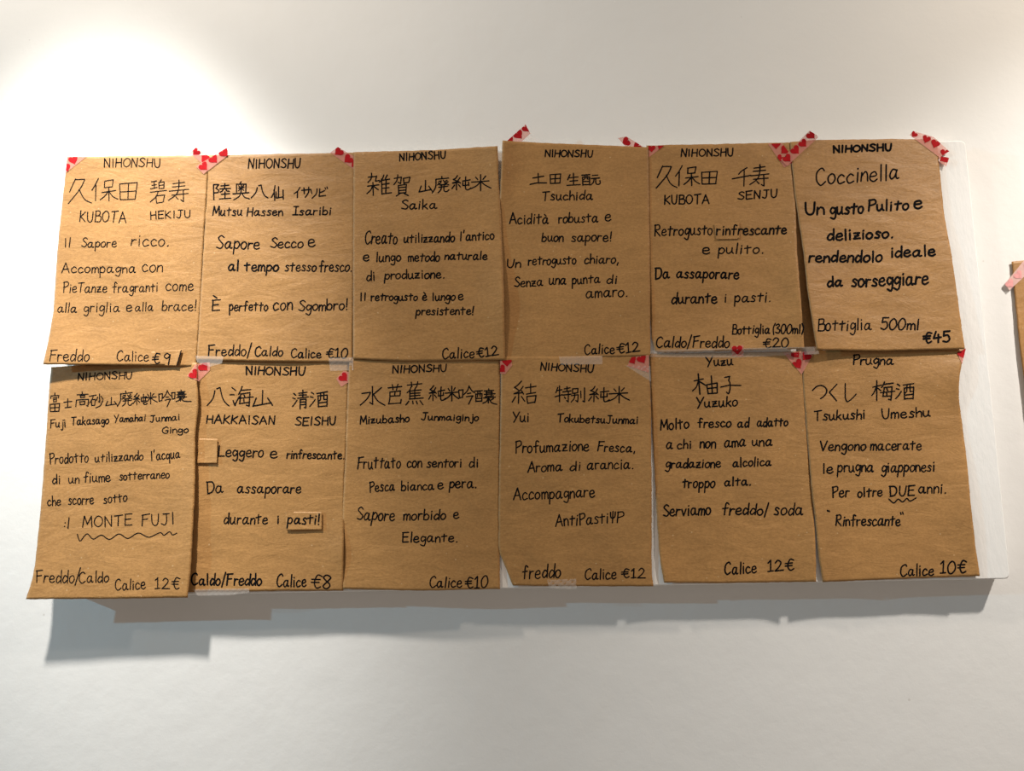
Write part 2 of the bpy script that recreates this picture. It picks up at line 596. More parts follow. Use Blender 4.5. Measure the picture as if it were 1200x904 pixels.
patch('price', 1, '1b', [(803, 612), (998, 602), (966, 702), (797, 694)], [('R', 1.5, .12, .5, .9)], 'pasted kraft patch carrying the price')
patch('blank', 8, '8a', [(128, 568), (245, 571), (240, 725), (116, 727)], [('R', 1.1, .2, .6, .8), ('B', 1.0, .2, .5, .9)], 'blank kraft patch stuck at the edge')
patch('pasti', 8, '8b', [(662, 212), (890, 215), (888, 325), (668, 328)], [('R', 1.0, .1, .6, .8), ('B', 1.2, .22, .3, .8)], 'kraft patch carrying the word pasti')
patch('rinf', 5, '5a', [(530, 640), (690, 632), (692, 736), (542, 740)], [('L', .4, .1, .5, .8), ('B', .3, .1, .5, .8)], 'kraft patch under the word rinfrescante')

# ------------------------------------------------------------------ handwriting: single-stroke letters (baseline 0, x-height 55, capitals 100)
GL = {
    'A': "0,0 30,100 62,0;12,35 52,38", 'B': "2,0 4,98;~2,98 40,95 38,62 5,54;~5,54 50,50 48,4 0,2", 'C': "~55,84 40,100 10,78 5,28 28,-2 58,16",
    'D': "6,0 6,98;~0,98 45,92 58,50 40,10 6,0", 'E': "6,98 4,1;4,1 52,3;2,97 52,100;4,52 44,55", 'F': "7,98 4,0;0,94 54,101;5,54 44,58",
    'G': "~55,82 36,100 6,70 6,25 30,0 52,10 54,42;32,42 58,44", 'H': "4,98 1,0;50,98 50,0;2,50 50,52", 'I': "5,98 4,0", 'Î': "24,98 24,0;4,98 44,98;2,0 46,0",
    'J': "~38,98 38,30 26,0 2,12;15,98 58,98", 'K': "4,100 3,0;48,90 4,42;~4,45 25,30 52,0", 'L': "6,100 5,2;5,2 55,3", 'M': "0,0 7,98;7,98 32,25;32,25 58,98;58,98 66,0",
    'N': "3,0 4,98;4,98 48,2;48,2 50,100", 'O': "~30,98 4,70 5,25 30,0 58,28 56,75 30,98", 'P': "6,98 4,0;~0,93 42,98 48,65 6,45", 'R': "6,98 4,0;~0,94 42,98 46,64 6,50;6,50 54,0",
    'S': "~50,86 30,100 8,80 28,55 50,30 34,3 2,12", 'T': "28,97 26,0;0,93 58,100", 'U': "~3,98 6,25 25,-2 46,18 52,98", 'V': "0,95 26,0;26,0 56,98", 'Y': "0,96 28,48;60,99 16,-5",
    'a': "~45,50 22,56 4,26 16,1 36,16 45,52;~45,54 43,16 50,2 60,7", 'b': "5,98 4,2;~4,32 25,56 46,34 34,3 4,5", 'c': "~42,45 24,56 4,30 16,0 46,10",
    'd': "~42,42 20,55 3,22 17,0 41,24;45,98 43,0", 'e': "~5,27 42,34 34,56 10,46 7,12 28,-1 48,11", 'f': "~46,90 32,100 23,84 20,0;2,52 42,57",
    'g': "~42,46 20,58 4,32 18,8 41,30;~44,54 42,-10 28,-36 3,-24", 'h': "5,98 4,0;~4,30 25,54 41,40 42,0", 'i': "5,55 4,0;5,76 6,80", 'j': "~20,55 20,-15 10,-34 -4,-24;20,76 21,80",
    'k': "5,98 4,0;38,53 6,22;16,30 44,0", 'l': "5,98 4,0", 'm': "3,52 3,0;~3,34 18,54 28,40 28,0;~28,34 42,54 54,40 56,0", 'n': "4,54 3,0;~3,30 22,55 38,42 40,0",
    'o': "~22,55 4,38 7,8 26,0 44,24 38,50 22,55", 'p': "5,56 2,-42;~4,38 25,58 44,36 30,4 4,9", 'q': "~42,44 18,58 4,30 18,4 41,25;44,55 44,-42",
    'r': "5,54 4,0;~4,28 16,50 36,50", 's': "~38,47 20,57 10,42 31,22 27,2 2,5", 't': "21,80 19,2;0,54 44,60", 'u': "~3,54 5,12 20,0 38,22;~40,55 40,14 50,1",
    'v': "0,54 18,0;18,0 40,56", 'z': "2,52 38,54;38,54 3,4;3,4 45,5;10,28 34,30",
    'à': "~45,50 22,56 4,26 16,1 36,16 45,52;~45,54 43,16 50,2 60,7;14,90 30,72", 'è': "~5,27 42,34 34,56 10,46 7,12 28,-1 48,11;14,90 30,72", 'È': "6,98 4,1;4,1 52,3;2,97 52,100;4,52 44,55;8,140 30,118",
    '0': "~28,98 5,60 10,8 32,0 54,40 48,88 28,98", '1': "4,76 22,98;22,98 22,1;4,0 40,3", '2': "~4,78 22,100 44,78 30,40 2,2;2,2 58,4", '3': "~4,88 28,100 40,78 16,55 44,35 32,2 0,12",
    '4': "22,98 2,40;2,40 54,43;36,70 35,0", '5': "8,98 6,58;8,98 50,99;~6,58 36,62 46,25 26,0 0,10", '8': "~44,86 22,100 6,78 44,30 28,0 6,20 40,70 44,86", '9': "~44,80 22,98 6,72 24,52 43,78;44,86 38,0",
    '€': "~58,88 32,98 19,62 19,30 34,0 58,12;0,62 48,65;0,40 46,43", '/': "30,112 0,-18", '!': "6,98 4,26;4,1 5,5", '.': "3,0 6,4", ',': "6,6 0,-18", "'": "7,106 0,80",
    '(': "~18,112 2,60 16,-12", ')': "~0,112 18,60 2,-12", 'ψ': "~0,92 2,52 18,42 34,54 38,97;19,102 17,0", ':': "4,14 6,17;4,48 6,51",
}
KJ = {
    '久': "32,0 6,52;31,3 72,3;~72,3 52,42 0,100;~48,42 70,80 100,98", '保': "~26,0 14,28 0,52;16,30 14,100;50,12 49,40;50,12 84,6 80,36;49,40 80,36;40,62 92,54;66,40 66,100;~64,58 52,78 34,96;~68,58 82,80 100,92",
    '田': "6,12 9,96;6,12 97,5 88,92;52,8 48,92;10,54 90,48;9,96 88,92",
    '碧': "10,8 40,4;12,24 38,20;26,6 26,36;6,38 42,32;66,0 58,10;52,12 54,38;52,12 82,8 80,36;53,24 80,21;54,38 80,36;4,54 95,46;~48,50 35,72 3,94;36,70 40,100;36,70 84,65 76,96;40,100 76,96",
    '寿': "22,16 80,10;52,0 52,16;18,32 82,26;4,50 100,42;~54,8 42,60 0,92;18,68 96,60;72,46 74,98 60,90;36,76 48,86",
    '陸': "5,8 6,100;5,8 34,8 18,30;~18,30 34,42 28,56 12,58;45,15 90,12;66,0 66,30;40,34 98,30;~58,34 54,44 42,52;~74,32 76,44 92,48;48,66 92,62;68,50 68,92;36,95 100,90",
    '奥': "50,0 42,10;22,14 22,58;22,14 78,12 76,58;34,34 68,32;50,20 50,54;36,22 42,28;64,20 58,27;48,36 34,50;52,36 66,48;2,66 96,60;~48,56 38,80 4,100;~54,64 72,86 100,94",
    '八': "~36,20 26,60 0,96;44,7 60,0;~60,0 70,52 82,82 100,98", '仙': "~30,0 20,45 0,80;22,28 28,100;62,8 60,78;40,42 40,84 98,76;98,30 100,92",
    'イ': "~95,0 60,35 0,62;55,36 50,100", 'サ': "0,30 100,20;26,5 30,62;~78,0 76,50 40,100", 'リ': "2,8 18,50;~95,0 84,52 20,100", 'ビ': "18,15 12,92;12,92 78,84;~15,55 45,44 68,32;72,2 80,20;90,-4 98,14",
    '雑': "~18,0 16,25 4,42;4,20 38,14;38,14 34,36 50,34;2,60 48,52;24,42 25,100;~22,58 14,76 0,92;26,60 46,74;~68,10 60,30 50,42;60,26 62,96;82,10 76,26;60,34 92,28;78,30 76,90;62,52 90,48;62,70 90,66;60,94 100,88",
    '賀': "4,18 46,10 40,42 28,36;~24,0 20,26 0,46;58,16 62,40;58,16 98,10 92,36;62,40 92,36;28,50 30,86;28,50 78,46 74,84;29,62 75,58;29,74 75,70;30,86 74,84;38,88 16,100;62,87 88,99",
    '山': "50,0 48,82;16,46 0,96;0,96 94,76;76,48 100,90",
    '廃': "56,0 56,12;22,18 98,10;~22,18 20,62 0,100;38,30 54,27;~54,27 48,40 32,52;36,38 42,44;~66,24 76,40 98,52;88,22 78,30;94,32 84,38;46,52 80,48;38,66 92,60;~54,50 52,80 34,98;~72,48 71,86 86,92 100,80",
    '純': "~30,0 20,16 8,26;8,26 26,36;~42,14 28,38 4,50;4,50 40,46;34,38 46,50;25,48 25,96;14,62 0,88;34,60 46,76;56,36 96,28;58,46 58,68;58,68 90,62;88,44 88,64;~74,8 72,84 84,94 100,84",
    '米': "26,14 36,30;74,8 62,28;4,46 92,38;50,0 50,100;~48,44 30,70 0,90;~52,44 72,66 100,84", '土': "16,42 82,26;48,0 50,84;0,100 40,86 100,86",
    '生': "22,12 4,54;20,36 84,28;50,0 50,94;22,64 78,58;0,100 100,92",
    '酛': "2,8 46,4;6,28 8,98;6,28 46,24 44,96;20,8 20,40 12,50;32,6 32,44 42,44;8,66 44,64;8,94 44,92;60,12 90,8;54,40 98,34;~68,40 66,72 50,96;~78,38 78,80 90,92 102,82 100,58",
    '千': "~80,0 52,18 34,36;0,60 100,42;64,16 62,100",
    '富': "50,0 50,10;14,16 12,30;14,16 88,14 84,26;32,28 70,26;36,36 38,48;36,36 66,34 64,47;38,48 64,47;4,62 8,100;4,62 96,58 88,98;50,60 50,98;8,80 90,77;8,100 88,98",
    '士': "6,36 96,26;50,0 50,92;20,96 88,88", '高': "50,0 50,12;12,20 92,14;36,26 38,40;36,26 68,24 66,38;38,40 66,38;8,56 4,100;8,56 98,50 92,96 82,92;34,66 36,86;34,66 70,63 66,84;36,86 66,84",
    '砂': "0,16 48,8;~28,12 18,42 0,64;14,42 16,84;14,42 42,39 38,80;16,84 38,80;74,0 74,60 66,56;60,22 50,46;86,18 100,36;~98,48 80,82 46,100",
    '吟': "2,24 6,66;2,24 30,20 26,62;6,66 26,62;~66,0 54,26 34,46;~66,2 82,26 100,36;56,42 76,40;~50,60 88,54 84,62 64,100",
    '醸': "0,16 34,12;4,32 6,80;4,32 34,30 32,78;14,16 12,50;24,14 24,48;6,62 32,60;6,78 32,76;44,14 86,9;64,0 64,14;50,24 80,21;44,36 90,31;54,16 54,40;74,14 74,38;48,48 84,44;40,58 92,53;~60,56 52,78 36,90;62,60 62,88;~62,56 76,88 100,96;84,60 72,70",
    '嚷': "0,24 4,76;0,24 18,22 16,72;4,76 16,72;28,18 70,12;48,0 48,16;34,28 64,24;28,40 74,34;38,18 38,42;58,16 58,40;32,52 68,47;26,64 76,57;~44,60 38,84 22,98;46,64 46,90;~46,60 60,92 100,96;66,64 56,74",
    '海': "8,5 24,20;0,40 18,40;~14,70 20,94 24,82 40,50;~52,0 46,20 36,38;44,20 88,14;46,36 40,84;46,36 84,30 80,98 68,92;34,60 100,52;40,84 84,78;60,42 62,50;58,64 60,74",
    '清': "10,16 22,26;2,42 18,46;~2,88 14,76 30,54;40,16 92,11;66,0 66,38;44,27 88,23;34,42 100,36;50,50 48,100;50,50 86,46 86,96 76,92;51,64 86,61;51,78 86,75",
    '酒': "8,12 22,22;2,38 18,42;~0,96 14,78 30,54;40,18 98,8;46,34 48,98;46,34 98,28 96,96;62,16 60,54 52,62;78,13 78,54 90,54;48,74 94,70;48,96 96,92",
    '水': "50,0 50,96 38,86;6,38 42,32;~42,32 28,66 0,100;86,6 54,42;~54,40 72,76 100,100",
    '芭': "4,18 95,12;32,2 36,28;70,0 60,28;16,40 86,34;86,34 82,58;18,60 82,56;50,38 48,56;~16,40 14,74 6,98;6,98 86,94;86,94 92,76",
    '蕉': "12,14 92,8;34,2 38,22;70,0 64,20;~34,22 26,36 10,48;26,36 26,74;60,24 54,34;26,40 88,36;54,36 54,72;26,52 82,48;26,62 82,59;22,76 100,70;20,84 4,100;42,84 44,96;62,84 68,96;82,82 100,100",
    '結': "~38,0 24,18 10,28;10,28 28,42;~46,26 30,46 8,58;8,58 42,54;38,44 48,58;27,56 26,100;14,70 0,94;38,70 52,92;56,32 100,24;78,12 78,54;58,60 98,52;62,70 64,100;62,70 100,66 94,96;64,100 94,96",
    '特': "16,8 4,42;10,30 44,24;28,0 28,98;0,66 44,54;56,18 94,12;74,4 74,34;48,36 100,30;48,56 100,50;84,38 84,98 72,90;58,68 66,78",
    '別': "8,10 10,40;8,10 48,6 46,36;10,40 46,36;2,56 50,50 46,98 34,90;~26,42 22,74 0,100;68,26 70,70;96,2 96,100 84,92",
    '柚': "6,34 42,24;22,0 28,100;~24,32 14,62 0,82;28,38 50,54;56,54 62,96;56,54 98,44 98,94;74,10 80,92;62,72 94,68;62,96 98,94",
    '子': "22,10 46,4 40,26;~40,26 46,40 46,70 40,98 30,90;0,62 40,52 100,54", 'つ': "~0,40 30,10 64,2 94,20 100,50 80,84 58,100", 'く': "96,0 4,48;4,48 90,100", 'し': "6,0 8,78;~8,78 24,100 62,86 100,58",
    '梅': "4,32 42,22;22,0 22,100;~22,30 12,58 0,74;24,36 40,50;~56,6 50,24 42,36;50,18 92,14;54,36 48,78;54,36 88,32 84,98 74,92;38,60 100,54;48,78 86,76;66,40 68,50;64,62 66,72",
}


def parse(s):
    out = []
    for st in s.split(';'):
        sm = st.startswith('~')
        pts = [tuple(float(v) for v in p.split(',')) for p in st.lstrip('~').split()]
        out.append((sm, pts))
    return out


GLP = {k: parse(v) for k, v in GL.items()}
KJP = {k: parse(v) for k, v in KJ.items()}


class Ink:
    def __init__(s, depthf):
        s.v, s.f, s.df = [], [], depthf

    def stroke(s, pts, wd):
        # split at sharp corners so every piece is a clean round-ended ribbon
        pieces, cur = [], [pts[0]]
        for i in range(1, len(pts)):
            if math.hypot(pts[i][0] - cur[-1][0], pts[i][1] - cur[-1][1]) < 0.05:
                continue
            if len(cur) >= 2:
                a = (cur[-1][0] - cur[-2][0], cur[-1][1] - cur[-2][1])
                b = (pts[i][0] - cur[-1][0], pts[i][1] - cur[-1][1])
                c = (a[0] * b[0] + a[1] * b[1]) / (math.hypot(*a) * math.hypot(*b) + 1e-9)
                if c < 0.45:
                    pieces.append(cur)
                    cur = [cur[-1]]
            cur.append(pts[i])
        pieces.append(cur)
        for p in pieces:
            if len(p) >= 2:
                s.ribbon(p, wd)

    def ribbon(s, p, wd):
        q = [p[0]]
        for a, b in zip(p, p[1:]):
            n = max(1, int(math.hypot(b[0] - a[0], b[1] - a[1]) / 2.2))
            for k in range(1, n + 1):
                q.append((a[0] + (b[0] - a[0]) * k / n, a[1] + (b[1] - a[1]) * k / n))
        n = len(q)
        h = wd / 2
        tan = []
        for i in range(n):
            a, b = q[max(0, i - 1)], q[min(n - 1, i + 1)]
            d = math.hypot(b[0] - a[0], b[1] - a[1]) or 1e-6
            tan.append(((b[0] - a[0]) / d, (b[1] - a[1]) / d))
        rows = []
        t0, t1 = tan[0], tan[-1]
        for k in (0.95, 0.6):
            rows.append((q[0][0] - t0[0] * h * k, q[0][1] - t0[1] * h * k, t0, h * math.sqrt(1 - k * k)))
        for i in range(n):
            rows.append((q[i][0], q[i][1], tan[i], h))
        for k in (0.6, 0.95):
            rows.append((q[-1][0] + t1[0] * h * k, q[-1][1] + t1[1] * h * k, t1, h * math.sqrt(1 - k * k)))
        b0 = len(s.v)
        for x, y, t, hh in rows:
            for sg in (1, -1):
                X, Y = x - t[1] * hh * sg, y + t[0] * hh * sg
                s.v.append(P(X, Y, s.df(X, Y) + 0.00018))
        for i in range(len(rows) - 1):
            a = b0 + 2 * i
            s.f.append((a, a + 1, a + 3, a + 2))

    def word(s, cr, text, x0, y0, x1, y1, H, wd, seed):
        rng = random.Random(seed * 131 + len(text) * 7 + ord(text[0]))
        a, b = C(cr, x0, y0), C(cr, x1, y1)
        sc = CR[cr][2]
        h = H / sc / 100.0
        adv, lay = 0.0, []
        caps = text.isupper()
        for ch in text:
            st = GLP[ch]
            xs = [p[0] for _, pp in st for p in pp]
            w0, w1 = min(xs), max(xs)
            side = 7 if (w1 - w0) < 12 else 0
            lay.append((ch, adv + side - w0, w0, w1))
            adv += (w1 - w0) + 2 * side + (19 if caps else 15) + rng.uniform(-2, 2)
        tot = max(adv - (19 if caps else 15), 8)
        ln = math.hypot(b[0] - a[0], b[1] - a[1])
        kx = ln / tot if len(text) > 1 else min(ln / tot, h * 1.4)
        ex, ey = (b[0] - a[0]) / ln, (b[1] - a[1]) / ln
        for ch, ox, w0, w1 in lay:
            r = rng.uniform(-0.05, 0.05)
            sl = 0.06 + rng.uniform(-0.05, 0.05)
            dy = rng.uniform(-3, 3)
            g = rng.uniform(0.94, 1.06)
            cx = (w0 + w1) / 2
            for sm, pts in GLP[ch]:
                pp = []
                for (x, y) in pts:
                    x += rng.uniform(-1.3, 1.3)
                    y = y * g + rng.uniform(-1.3, 1.3) + dy
                    along = (x + ox) * kx + (sl * y - r * (y - 30)) * h
                    yy = y + r * (x - cx)
                    X = a[0] + ex * along + ey * yy * h
                    Y = a[1] + ey * along - ex * yy * h
                    pp.append((X, Y))
                if sm:
                    if pts[0] == pts[-1]:
                        pp[-1] = pp[0]
                    pp = catmull(pp, 5)
                s.stroke(pp, wd * rng.uniform(0.92, 1.08))

    def kanji(s, cr, ch, x0, y0, x1, y1, wd, seed):
        rng = random.Random(seed + ord(ch))
        a, b = C(cr, x0, y0), C(cr, x1, y1)
        for sm, pts in KJP[ch]:
            pp = [(a[0] + (b[0] - a[0]) * (x + rng.uniform(-1.2, 1.2)) / 100, a[1] + (b[1] - a[1]) * (y + rng.uniform(-1.2, 1.2)) / 100) for x, y in pts]
            if sm:
                pp = catmull(pp, 6)
            s.stroke(pp, wd * rng.uniform(0.9, 1.08))

    def path(s, cr, pts, wd, smooth=True):
        pp = [C(cr, *p) for p in pts]
        s.stroke(catmull(pp, 6) if smooth else pp, wd)

    def build(s, parent, name='written_word'):
        return add_mesh(name, s.v, s.f, M_INK, parent, smooth=False)


W_DEF = {1: 1.25, 2: 1.6, 3: 1.6, 4: 1.55, 5: 1.6, 6: 2.45, 7: 1.35, 8: 1.65, 9: 1.6, 10: 1.55, 11: 1.75, 12: 1.75}
# every line: (crop, [words]);  word = (text, x0, baseline0, x1, baseline1, capital height[, width]);  kanji = (char, x0, y0, x1, y1)
TX = {
    1: [('1a', [('NIHONSHU', 503, 196, 860, 197, 55)]), ('1a', [('久', 272, 270, 420, 430), ('保', 422, 268, 588, 412), ('田', 594, 290, 716, 410), ('碧', 793, 278, 905, 425), ('寿', 912, 278, 1043, 420)]),
        ('1a', [('KUBOTA', 345, 545, 640, 550, 68), ('HEKIJU', 800, 528, 1052, 518, 50)]),
        ('1a', [('Il', 248, 708, 285, 708, 60), ('Sapore', 357, 708, 580, 708, 60), ('ricco.', 675, 700, 915, 702, 80)]),
        ('1b', [('Accompagna', 230, 108, 705, 108, 65), ('con', 745, 102, 875, 100, 80)]), ('1b', [('PieTanze', 240, 235, 518, 233, 65), ('fragranti', 555, 236, 845, 228, 65), ('come', 897, 222, 1070, 222, 75)]),
        ('1b', [('alla', 205, 362, 325, 362, 60), ('griglia', 372, 360, 600, 358, 65), ('e', 643, 355, 678, 355, 70), ('alla', 700, 352, 815, 352, 58), ('brace!', 872, 352, 1090, 352, 68)]),
        ('1b', [('Freddo', 152, 672, 405, 675, 75), ('Calice', 585, 672, 785, 672, 65)])],
    2: [('2a', [('NIHONSHU', 388, 203, 718, 200, 60)]),
        ('2a', [('陸', 160, 300, 275, 405), ('奥', 288, 290, 395, 405), ('八', 405, 310, 512, 395), ('仙', 535, 315, 610, 408), ('イ', 680, 325, 720, 392), ('サ', 728, 325, 785, 390), ('リ', 785, 335, 828, 395), ('ビ', 832, 325, 895, 388)]),
        ('2a', [('Mutsu', 160, 505, 345, 505, 60), ('Hassen', 380, 508, 605, 505, 55), ('Îsaribi', 672, 502, 915, 502, 55)]),
        ('2a', [('Sapore', 185, 715, 458, 722, 80), ('Secco', 530, 712, 735, 712, 65), ('e', 772, 708, 815, 705, 85)]),
        ('2b', [('al', 260, 95, 325, 95, 70, 2.0), ('tempo', 362, 98, 578, 95, 68, 2.0), ('stesso', 622, 97, 818, 97, 66), ('fresco.', 840, 100, 1050, 98, 72)]),
        ('2b', [('È', 155, 352, 215, 350, 70), ('perfetto', 265, 350, 510, 350, 64), ('con', 547, 345, 667, 345, 84), ('Sgombro!', 710, 352, 1020, 345, 70)]),
        ('2b', [('Freddo/', 130, 640, 405, 640, 70), ('Caldo', 430, 640, 605, 640, 60), ('Calice', 662, 652, 850, 652, 60), ('€10', 885, 655, 1020, 652, 60)])],
    3: [('3a', [('NIHONSHU', 372, 210, 665, 195, 48)]), ('3a', [('雑', 165, 288, 320, 430), ('賀', 335, 300, 440, 435), ('山', 497, 335, 580, 412), ('廃', 582, 310, 688, 415), ('純', 706, 305, 828, 400), ('米', 826, 300, 955, 400)]),
        ('3a', [('Saika', 385, 522, 608, 515, 60)]), ('3a', [('Creato', 152, 740, 355, 742, 84), ('utilizzando', 400, 735, 722, 728, 62), ("l'antico", 760, 722, 975, 712, 60)]),
        ('3b', [('e', 140, 88, 178, 88, 68), ('lungo', 222, 92, 380, 88, 64), ('metodo', 428, 90, 628, 88, 64), ('naturale', 662, 80, 930, 78, 56)]), ('3b', [('di', 162, 215, 215, 212, 65), ('produzione.', 278, 205, 660, 195, 58)]),
        ('3b', [('Il', 120, 340, 155, 338, 50), ('retrogusto', 190, 340, 485, 340, 54), ('è', 518, 338, 545, 338, 58), ('lungo', 582, 340, 727, 340, 54), ('e', 748, 335, 778, 333, 64)]),
        ('3b', [('presistente!', 478, 432, 845, 430, 56)]), ('3b', [('Calice', 648, 712, 848, 705, 65), ('€12', 868, 705, 1005, 688, 58)])],
    4: [('4a', [('NIHONSHU', 377, 238, 678, 240, 44)]), ('4a', [('土', 280, 345, 385, 415), ('田', 403, 345, 478, 412), ('生', 515, 345, 600, 422), ('酛', 607, 350, 725, 422)]), ('4a', [('Tsuchida', 357, 518, 678, 512, 60)]),
        ('4a', [('Acidità', 148, 668, 397, 665, 70), ('robusta', 462, 662, 715, 655, 62), ('e', 760, 652, 795, 650, 72)]), ('4a', [('buon', 355, 780, 490, 780, 58), ('sapore!', 545, 780, 800, 778, 64)]),
        ('4b', [('Un', 133, 185, 218, 182, 55), ('retrogusto', 268, 168, 572, 160, 60), ('chiaro,', 627, 158, 845, 155, 58)]), ('4b', [('Senza', 180, 308, 360, 300, 60), ('una', 402, 292, 508, 290, 70), ('punta', 548, 290, 725, 282, 62), ('di', 770, 285, 835, 285, 58)]),
        ('4b', [('amaro.', 638, 378, 905, 368, 74)]), ('4b', [('Calice', 630, 740, 818, 732, 65), ('€12', 835, 735, 980, 718, 62)])],
    5: [('5a', [('NIHONSHU', 318, 210, 648, 205, 48)]), ('5a', [('久', 158, 270, 290, 412), ('保', 283, 268, 437, 395), ('田', 443, 300, 552, 390), ('千', 645, 280, 762, 400), ('寿', 758, 262, 878, 402)]),
        ('5a', [('KUBOTA', 212, 515, 495, 510, 60), ('SENJU', 682, 487, 928, 470, 50)]), ('5a', [('Retrogusto', 148, 718, 515, 710, 72)]),
        ('5b', [('e', 455, 40, 500, 40, 75), ('pulito.', 555, 40, 845, 38, 66)]), ('5b', [('Da', 152, 205, 243, 195, 68, 1.9), ('assaporare', 287, 195, 685, 200, 70, 1.9)]),
        ('5b', [('durante', 258, 360, 545, 355, 72, 1.9), ('i', 596, 350, 604, 350, 60), ('pasti.', 660, 350, 890, 348, 68)]), ('5b', [('Bottiglia', 645, 555, 885, 550, 60), ('(300ml)', 903, 550, 1098, 550, 58)]),
        ('5b', [('Caldo/Freddo', 160, 640, 625, 640, 70), ('€20', 840, 642, 1003, 640, 60)])],
    6: [('6a', [('NIHONSHU', 278, 160, 555, 150, 32)]), ('6a', [('Coccinella', 195, 318, 595, 290, 80, 1.9)]), ('6a', [('Un', 140, 462, 232, 460, 56), ('gusto', 262, 462, 420, 455, 58), ('Pulito', 445, 445, 640, 438, 52), ('e', 668, 430, 706, 428, 66)]),
        ('6a', [('delizioso.', 248, 588, 568, 572, 54)]), ('6a', [('rendendolo', 158, 692, 510, 690, 54), ('ideale', 555, 668, 768, 662, 52)]), ('6a', [('da', 248, 812, 320, 808, 52), ('sorseggiare', 365, 812, 735, 798, 66)]),
        ('6b', [('Bottiglia', 202, 448, 460, 440, 58, 1.7), ('500ml', 505, 440, 690, 440, 54, 1.9)]), ('6b', [('€45', 712, 508, 842, 498, 52)])],
    7: [('7a', [('NIHONSHU', 390, 140, 732, 130, 46)]),
        ('7a', [('富', 208, 222, 275, 340), ('士', 295, 260, 352, 318), ('高', 372, 215, 460, 310), ('砂', 463, 228, 550, 318), ('山', 567, 250, 640, 305), ('廃', 640, 210, 738, 308), ('純', 742, 225, 832, 300), ('米', 812, 220, 895, 292), ('吟', 903, 205, 990, 310), ('嚷', 988, 203, 1112, 280)]),
        ('7a', [('Fuji', 212, 445, 310, 440, 55), ('Takasago', 348, 428, 585, 418, 52), ('Yamahai', 620, 410, 820, 400, 46), ('Junmai', 850, 408, 1040, 395, 44)]), ('7a', [('Gingo', 930, 480, 1095, 475, 42)]),
        ('7a', [('Prodotto', 210, 675, 455, 665, 70), ('utilizzando', 500, 665, 805, 650, 58), ("l'acqua", 857, 655, 1042, 638, 62)]), ('7a', [('di', 228, 805, 275, 800, 65), ('un', 330, 800, 395, 798, 62), ('fiume', 425, 795, 595, 788, 66), ('sotterraneo', 655, 780, 972, 765, 56)]),
        ('7b', [('che', 190, 122, 270, 120, 60), ('scorre', 320, 115, 475, 112, 66), ('sotto', 540, 108, 685, 95, 60)]), ('7b', [(':I', 287, 262, 322, 265, 65), ('MONTE', 410, 258, 715, 245, 68), ('FUJI', 775, 248, 978, 235, 72)]),
        ('7b', [('PATH', [(375, 300), (392, 342), (418, 312), (440, 298), (475, 330), (525, 305), (575, 332), (635, 298), (690, 326), (755, 292), (820, 318), (890, 290), (915, 306), (950, 284), (968, 304), (995, 293)])]),
        ('7b', [('Freddo/', 118, 600, 385, 605, 80), ('Caldo', 388, 605, 570, 598, 72), ('Calice', 615, 650, 800, 640, 70), ('12€', 860, 640, 1010, 640, 70)])],
    8: [('8a', [('NIHONSHU', 428, 160, 800, 162, 52, 1.8)]), ('8a', [('八', 178, 240, 318, 360), ('海', 325, 235, 475, 365), ('山', 472, 260, 595, 365), ('清', 722, 260, 825, 378), ('酒', 835, 260, 948, 368)]),
        ('8a', [('HAKKAISAN', 175, 470, 608, 478, 52), ('SEISHU', 742, 485, 998, 480, 52)]), ('8a', [('Leggero', 250, 684, 535, 688, 72), ('e', 582, 692, 625, 690, 80), ('rinfrescante.', 688, 695, 1056, 700, 58)]),
        ('8b', [('Da', 172, 98, 272, 92, 75), ('assaporare', 362, 95, 757, 98, 68)]), ('8b', [('durante', 278, 290, 548, 288, 70), ('i', 612, 285, 620, 285, 55)]),
        ('8b', [('Caldo/Freddo', 78, 668, 512, 672, 72, 1.9), ('Calice', 608, 680, 790, 680, 75), ('€8', 820, 690, 935, 692, 85)])],
    9: [('9a', [('NIHONSHU', 357, 150, 697, 138, 45)]), ('9a', [('水', 148, 235, 305, 355), ('芭', 322, 220, 418, 350), ('蕉', 435, 205, 550, 352), ('純', 586, 230, 692, 328), ('米', 688, 235, 778, 328), ('吟', 775, 232, 880, 348), ('醸', 880, 250, 1022, 352)]),
        ('9a', [('Mizubasho', 148, 475, 460, 462, 52), ('Junmaiginjo', 538, 450, 902, 455, 46)]), ('9a', [('Fruttato', 130, 762, 403, 758, 80), ('con', 448, 755, 540, 750, 70), ('sentori', 575, 752, 795, 750, 62), ('di', 845, 752, 903, 750, 62)]),
        ('9b', [('Pesca', 205, 90, 357, 80, 68), ('bianca', 402, 82, 602, 75, 60), ('e', 627, 72, 660, 70, 68), ('pera.', 700, 66, 870, 62, 68)]), ('9b', [('Sapore', 125, 262, 357, 270, 80), ('morbido', 415, 265, 675, 262, 66), ('e', 727, 255, 760, 253, 68)]),
        ('9b', [('Elegante.', 408, 402, 752, 400, 60)]), ('9b', [('Calice', 580, 685, 775, 685, 70), ('€10', 800, 690, 940, 685, 70)])],
    10: [('10a', [('NIHONSHU', 347, 130, 680, 145, 48)]), ('10a', [('結', 165, 200, 318, 342), ('特', 440, 232, 540, 335), ('別', 543, 242, 630, 335), ('純', 655, 235, 787, 338), ('米', 780, 235, 915, 340)]),
         ('10a', [('Yui', 165, 460, 270, 460, 68), ('TokubetsuJunmai', 455, 462, 968, 475, 52)]), ('10a', [('Profumazione', 187, 660, 655, 645, 75), ('Fresca,', 710, 650, 952, 655, 62)]), ('10a', [('Aroma', 265, 785, 482, 772, 68), ('di', 535, 775, 602, 768, 58), ('arancia.', 645, 765, 940, 760, 68)]),
